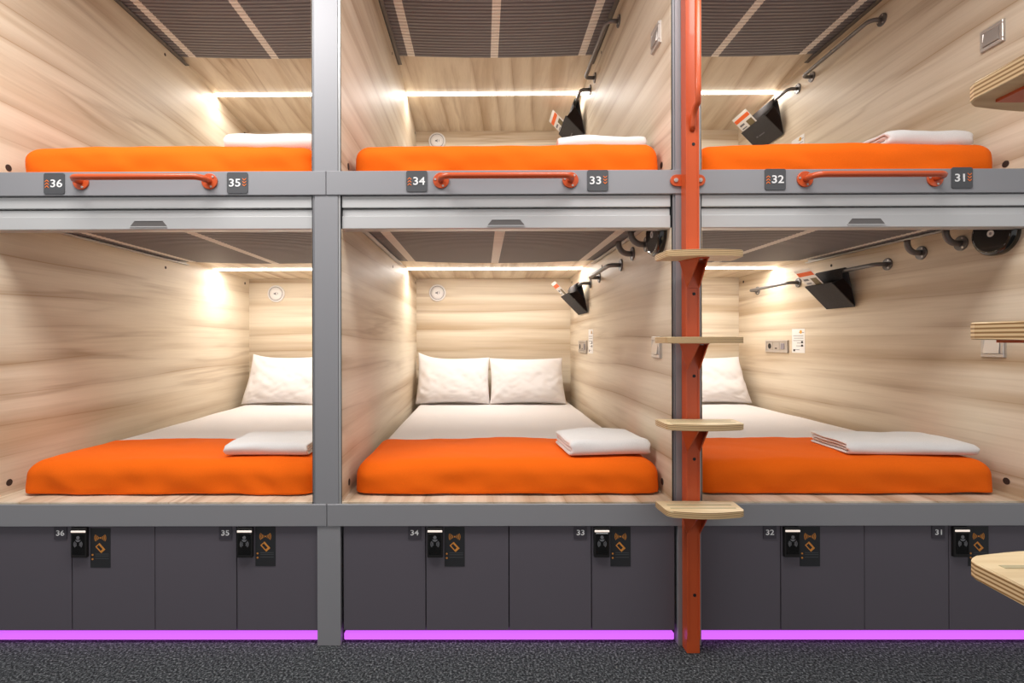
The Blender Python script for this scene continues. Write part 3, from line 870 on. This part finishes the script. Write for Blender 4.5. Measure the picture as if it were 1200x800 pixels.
# ------------------------------------------------------------------ lockers
def locker(i, k):
    J = JOINTS[i]; a, j, e = J[2 * k], J[2 * k + 1], J[2 * k + 2]
    num = NUM[i][k]
    zt_, zb_ = Z(617), Z(739.5)
    y0 = .008
    root = thing('locker', ((X(a) + X(e)) / 2, .3, zb_), 'dark grey locker numbered %s with a card reader, below the beds' % num, 'locker', 'dark grey lockers')
    g = .55
    MB().box(X(a + g), X(e - g), y0 + .02, .6, zb_ + .002, zt_ - .001).build('body', 'edge_dark', root)
    d1 = MB().box(X(a + g), X(j - g), y0, y0 + .018, zb_, zt_, .001, 1).build('door', 'locker', root)
    d2 = MB().box(X(j + g), X(e - (g if i == 1 else .15)), y0, y0 + .018, zb_, zt_, .001, 1).build('door', 'locker', root)
    # number plate
    pz = Z(624.5)
    px = X(j - 13)
    pl = MB().prism(rrect(px, pz, 7.6 * S, 7.6 * S, .002), 'y', y0, y0 - .0025).build('number_plate', 'plate_dark', d1)
    text_mb(num, .027, px, pz, y0 - .0028, .001, .014, None, 1.15).build('numerals', 'ink_white', d1)
    # electronic card reader
    x0, x1 = X(j + 2), X(j + 20.5)
    zr0, zr1 = Z(652.5), Z(617.5)
    rd = MB().box(x0, x1, y0, y0 - .014, zr0, zr1, .003, 2).build('card_reader', 'black', d2)
    MB().box(x0 + .006, x1 - .006, y0 - .0135, y0 - .0155, zr0 + .012, zr1 - .020, .001, 1).build('reader_screen', 'black_gloss', rd)
    MB().box(x0 + .002, x1 - .002, y0 - .0135, y0 - .016, zr1 - .016, zr1 - .009, .001, 1).build('indicator_light', 'led_lock', rd)
    xc = (x0 + x1) / 2; zc = (zr0 + zr1) / 2 + .002
    m = MB(); yy = y0 - .0155
    m.disc((xc, yy, zc + .018), 'y', .0062, -.0006, 14)
    m.prism([(xc - .010, zc + .010), (xc + .010, zc + .010), (xc + .004, zc + .003), (xc - .004, zc + .003)], 'y', yy, yy - .0006)
    for sd in (0, PI):
        for r in (.006, .010, .014):
            m.ring((xc, yy, zc - .006), 'y', r, r + .0022, -.0006, 8, sd - .75, sd + .75)
    m.build('reader_mark', 'ink_grey', rd)
    # black instruction sticker
    sx0, sx1 = X(j + 22.2), X(j + 45.8)
    sz1 = Z(618 if i else (619 if k == 0 else 617.4)); sz0 = sz1 - 46.5 * S
    yb = y0 - .0012
    MB().box(sx0, sx1, y0, yb, sz0, sz1).build('sticker', 'sign_black', d2)
    sc = (sx0 + sx1) / 2; zw = sz1 - 11.5 * S
    m = MB()
    m.disc((sc, yb, zw), 'y', .0028, -.0006, 12)
    for sd in (0, PI):
        for r in (.006, .0105, .015, .0195):
            m.ring((sc, yb, zw), 'y', r, r + .0019, -.0006, 10, sd - .62, sd + .62)
    cz = sz1 - 23.5 * S; an = math.radians(-48)
    def rot(p): return (sc + p[0] * math.cos(an) - p[1] * math.sin(an), cz + p[0] * math.sin(an) + p[1] * math.cos(an))
    for q in ([(-.016, -.010), (.016, -.010), (.016, -.0065), (-.016, -.0065)], [(-.016, .004), (.016, .004), (.016, .010), (-.016, .010)],
              [(-.016, -.0065), (-.0125, -.0065), (-.0125, .004), (-.016, .004)], [(.0085, -.0065), (.016, -.0065), (.016, .004), (.0085, .004)]):
        m.prism([rot(p) for p in q], 'y', yb, yb - .0006)
    for zz in (31.5, 36.5): m.disc((sx0 + .008, yb, sz1 - zz * S), 'y', .0034, -.0006, 12)
    m.build('sticker_symbols', 'ink_amber', d2)
    m = MB()
    for zz in (31, 33.2, 36.2): m.box(sx0 + .018, sx1 - .006, yb, yb - .0005, sz1 - zz * S, sz1 - (zz - .8) * S)
    m.build('sticker_text', 'ink_dim', d2)
for i in range(3):
    for k in (0, 1): locker(i, k)

# violet strips by the floor
for i, nm in enumerate(('below lockers 36 and 35', 'below lockers 34 and 33', 'below lockers 32 and 31')):
    a, b_ = (JOINTS[i][0], JOINTS[i][4])
    root = thing('plinth_light', ((X(a) + X(b_)) / 2, .04, 0), 'glowing violet light strip along the carpet %s' % nm, 'light strip', 'violet floor light strips')
    MB().box(X(a), X(b_), .035, .30, 0, Z(741)).build('plinth', 'locker', root)
    MB().box(X(a + .3), X(b_ - .3), .014, .035, Z(752.4), Z(744.2), .003, 1).build('diffuser', 'led_violet', root)

# ------------------------------------------------------------------ ladders
def ladder(xf, label, handrail=True, dzs=0.0, plate=False):
    root = thing('ladder', (0, 0, 0), label, 'ladder', 'orange ladders with plywood steps')
    root.location = xf @ Vector((0, 0, 0))
    hw, pr, wl = .0232, .048, .0
    top = Z(-165)
    rail = MB(xf).box(-hw, hw, -pr, -.004, 0, top, .003, 2).build('upright', 'orange_paint', root)
    lip = MB(xf)
    for sd in (-1, 1): lip.box(sd * hw, sd * (hw - .006), -pr - .002, -pr + .003, .05, top - .02)
    lip.build('raised_edge', 'orange_paint', rail)
    for py in (170, 345, 441, 538, 697):
        z = CAMZ + (HY - py) / 1.026 * S
        MB(xf).disc((.004, -pr - .0005, z), 'y', .0058, -.0006, 14).build('bolt_hole', 'black', rail)
    # fixing lug over the cross rail
    zl = ZU(184)
    lug = MB(xf).prism(rrect(0, zl, .063, .0205, .0203, 8), 'y', -.0045, -.0105, .001, 1).build('fixing_lug', 'orange_paint', root)
    for sd in (-1, 1):
        b_ = MB(xf).disc((sd * .044, -.0105, zl), 'y', .0075, -.004, 6 if False else 12); b_.disc((sd * .044, -.0145, zl), 'y', .004, -.001, 10)
        b_.build('bolt', 'chrome', lug)
    if handrail:
        zb_, zt_ = ZU(241), top - .05
        r = .05; out = -.096
        pth = [(0, -pr + .005, zb_ - .012)]
        pth += [(0, -pr - .004 - (abs(out) - pr - .004) * (1 - math.cos(a)) , zb_ - .012 + .075 * math.sin(a)) for a in [k * PI / 16 for k in range(1, 9)]]
        pth += [(0, out, zb_ + .12), (0, out, zt_)]
        MB(xf).tube(pth, .0105, 14).build('handrail', 'orange_paint', root)
    # steps
    w, yb, yfr = .130, -.050, -.162
    for k in range(4):
        zc = CAMZ + .283 - .2887 * k + dzs
        out_ = [(-w - .004, yb), (-w - .005, yb - .02), (-w, yfr + .022), (-w + .004, yfr + .013), (-w + .012, yfr + .006)]
        n = 10
        out_ += [(-w + .020 + (2 * w - .04) * q / n, yfr + .003 - .016 * math.sin(PI * q / n)) for q in range(n + 1)]
        out_ += [(w - .012, yfr + .006), (w - .004, yfr + .013), (w, yfr + .022), (w + .005, yb - .02), (w + .004, yb)]
        st = MB(xf).prism(out_, 'z', zc - .0105, zc + .0105, .0015, 1).build('step', 'ply', root)
        gr = MB(xf)
        for yy in (-.095, -.128): gr.box(-w + .02, w - .02, yy - .004, yy + .004, zc + .0105, zc + .0111)
        gr.build('grip_strip', 'grip', st)
        zt_ = zc - .0105
        br = MB(xf)
        bt = [(-.050, yb + .001), (.050, yb + .001), (.018, yfr + .022), (-.018, yfr + .022)]
        if plate: bt = [(-.108, yb + .001), (.108, yb + .001), (.104, yfr + .022), (-.104, yfr + .022)]
        br.prism(bt, 'z', zt_ - .0035, zt_)
        br.prism([(-hw, zt_ - .095), (hw, zt_ - .095), (.046, zt_ - .004), (-.046, zt_ - .004)], 'y', -pr - .001, -pr - .005)
        for sd in (-1, 1):
            A = [(sd * hw, -pr - .003, zt_ - .095), (sd * .046, -pr - .003, zt_ - .003), (sd * .017, yfr + .026, zt_ - .003)]
            B = [(p[0] - sd * .004, p[1], p[2]) for p in A]
            va = [br._v(p) for p in A]; vb = [br._v(p) for p in B]
            br.bm.faces.new(va); br.bm.faces.new(vb[::-1])
            for q in range(3): br.bm.faces.new((va[q], vb[q], vb[(q + 1) % 3], va[(q + 1) % 3]))
        bk = br.build('bracket', 'orange_paint', st)
        for bx in ((-.078, .078) if plate else (0,)):
            MB(xf).disc((bx, yfr + .045, zt_ - .0035), 'z', .007, -.003, 14).build('bracket_bolt', 'chrome', bk)
    return root
XL = X(805) 
ladder(Matrix.Translation((XL, 0, 0)), 'orange ladder with plywood steps fixed to the post between signs 33 and 32')
ladder(Matrix.Translation((.722, -1.362, 0)) @ Matrix.Rotation(PI, 4, 'Z'), 'near ladder cut off by the edge of the photo, only plywood step ends showing', True, .0136, True)

# ------------------------------------------------------------------ lights
for lx, pw_ in ((-1.15, 40), (0.75, 29)):
    area('corridor_lamp', (lx, -.70, 2.76), 1.2, .6, pw_, (1, .975, .95))
w = bpy.data.worlds.new('room_light'); bpy.context.scene.world = w; w.use_nodes = True
bg = w.node_tree.nodes['Background']; bg.inputs['Color'].default_value = (1, .98, .97, 1); bg.inputs['Strength'].default_value = .68

# ------------------------------------------------------------------ camera
cam = bpy.data.cameras.new('camera'); co = bpy.data.objects.new('camera', cam); COL.objects.link(co)
co.location = (0, -D, CAMZ); co.rotation_mode = 'QUATERNION'
YAW, ROLL = .0039, -.0025
co.rotation_quaternion = (Matrix.Rotation(YAW, 3, 'Z') @ Matrix.Rotation(PI / 2, 3, 'X') @ Matrix.Rotation(ROLL, 3, 'Z')).to_quaternion()
cam.sensor_width = 36; cam.lens = (D / S) / 1200 * 36; cam.clip_start = .02
cam.shift_x = (600 - VX + 590 * YAW) / 1200; cam.shift_y = -(400 - HY) / 1200
sc = bpy.context.scene; sc.camera = co
vs = sc.view_settings; vs.view_transform = 'Standard'; vs.look = 'None'; vs.gamma = 1; vs.use_curve_mapping = False
vs.exposure = 0.0
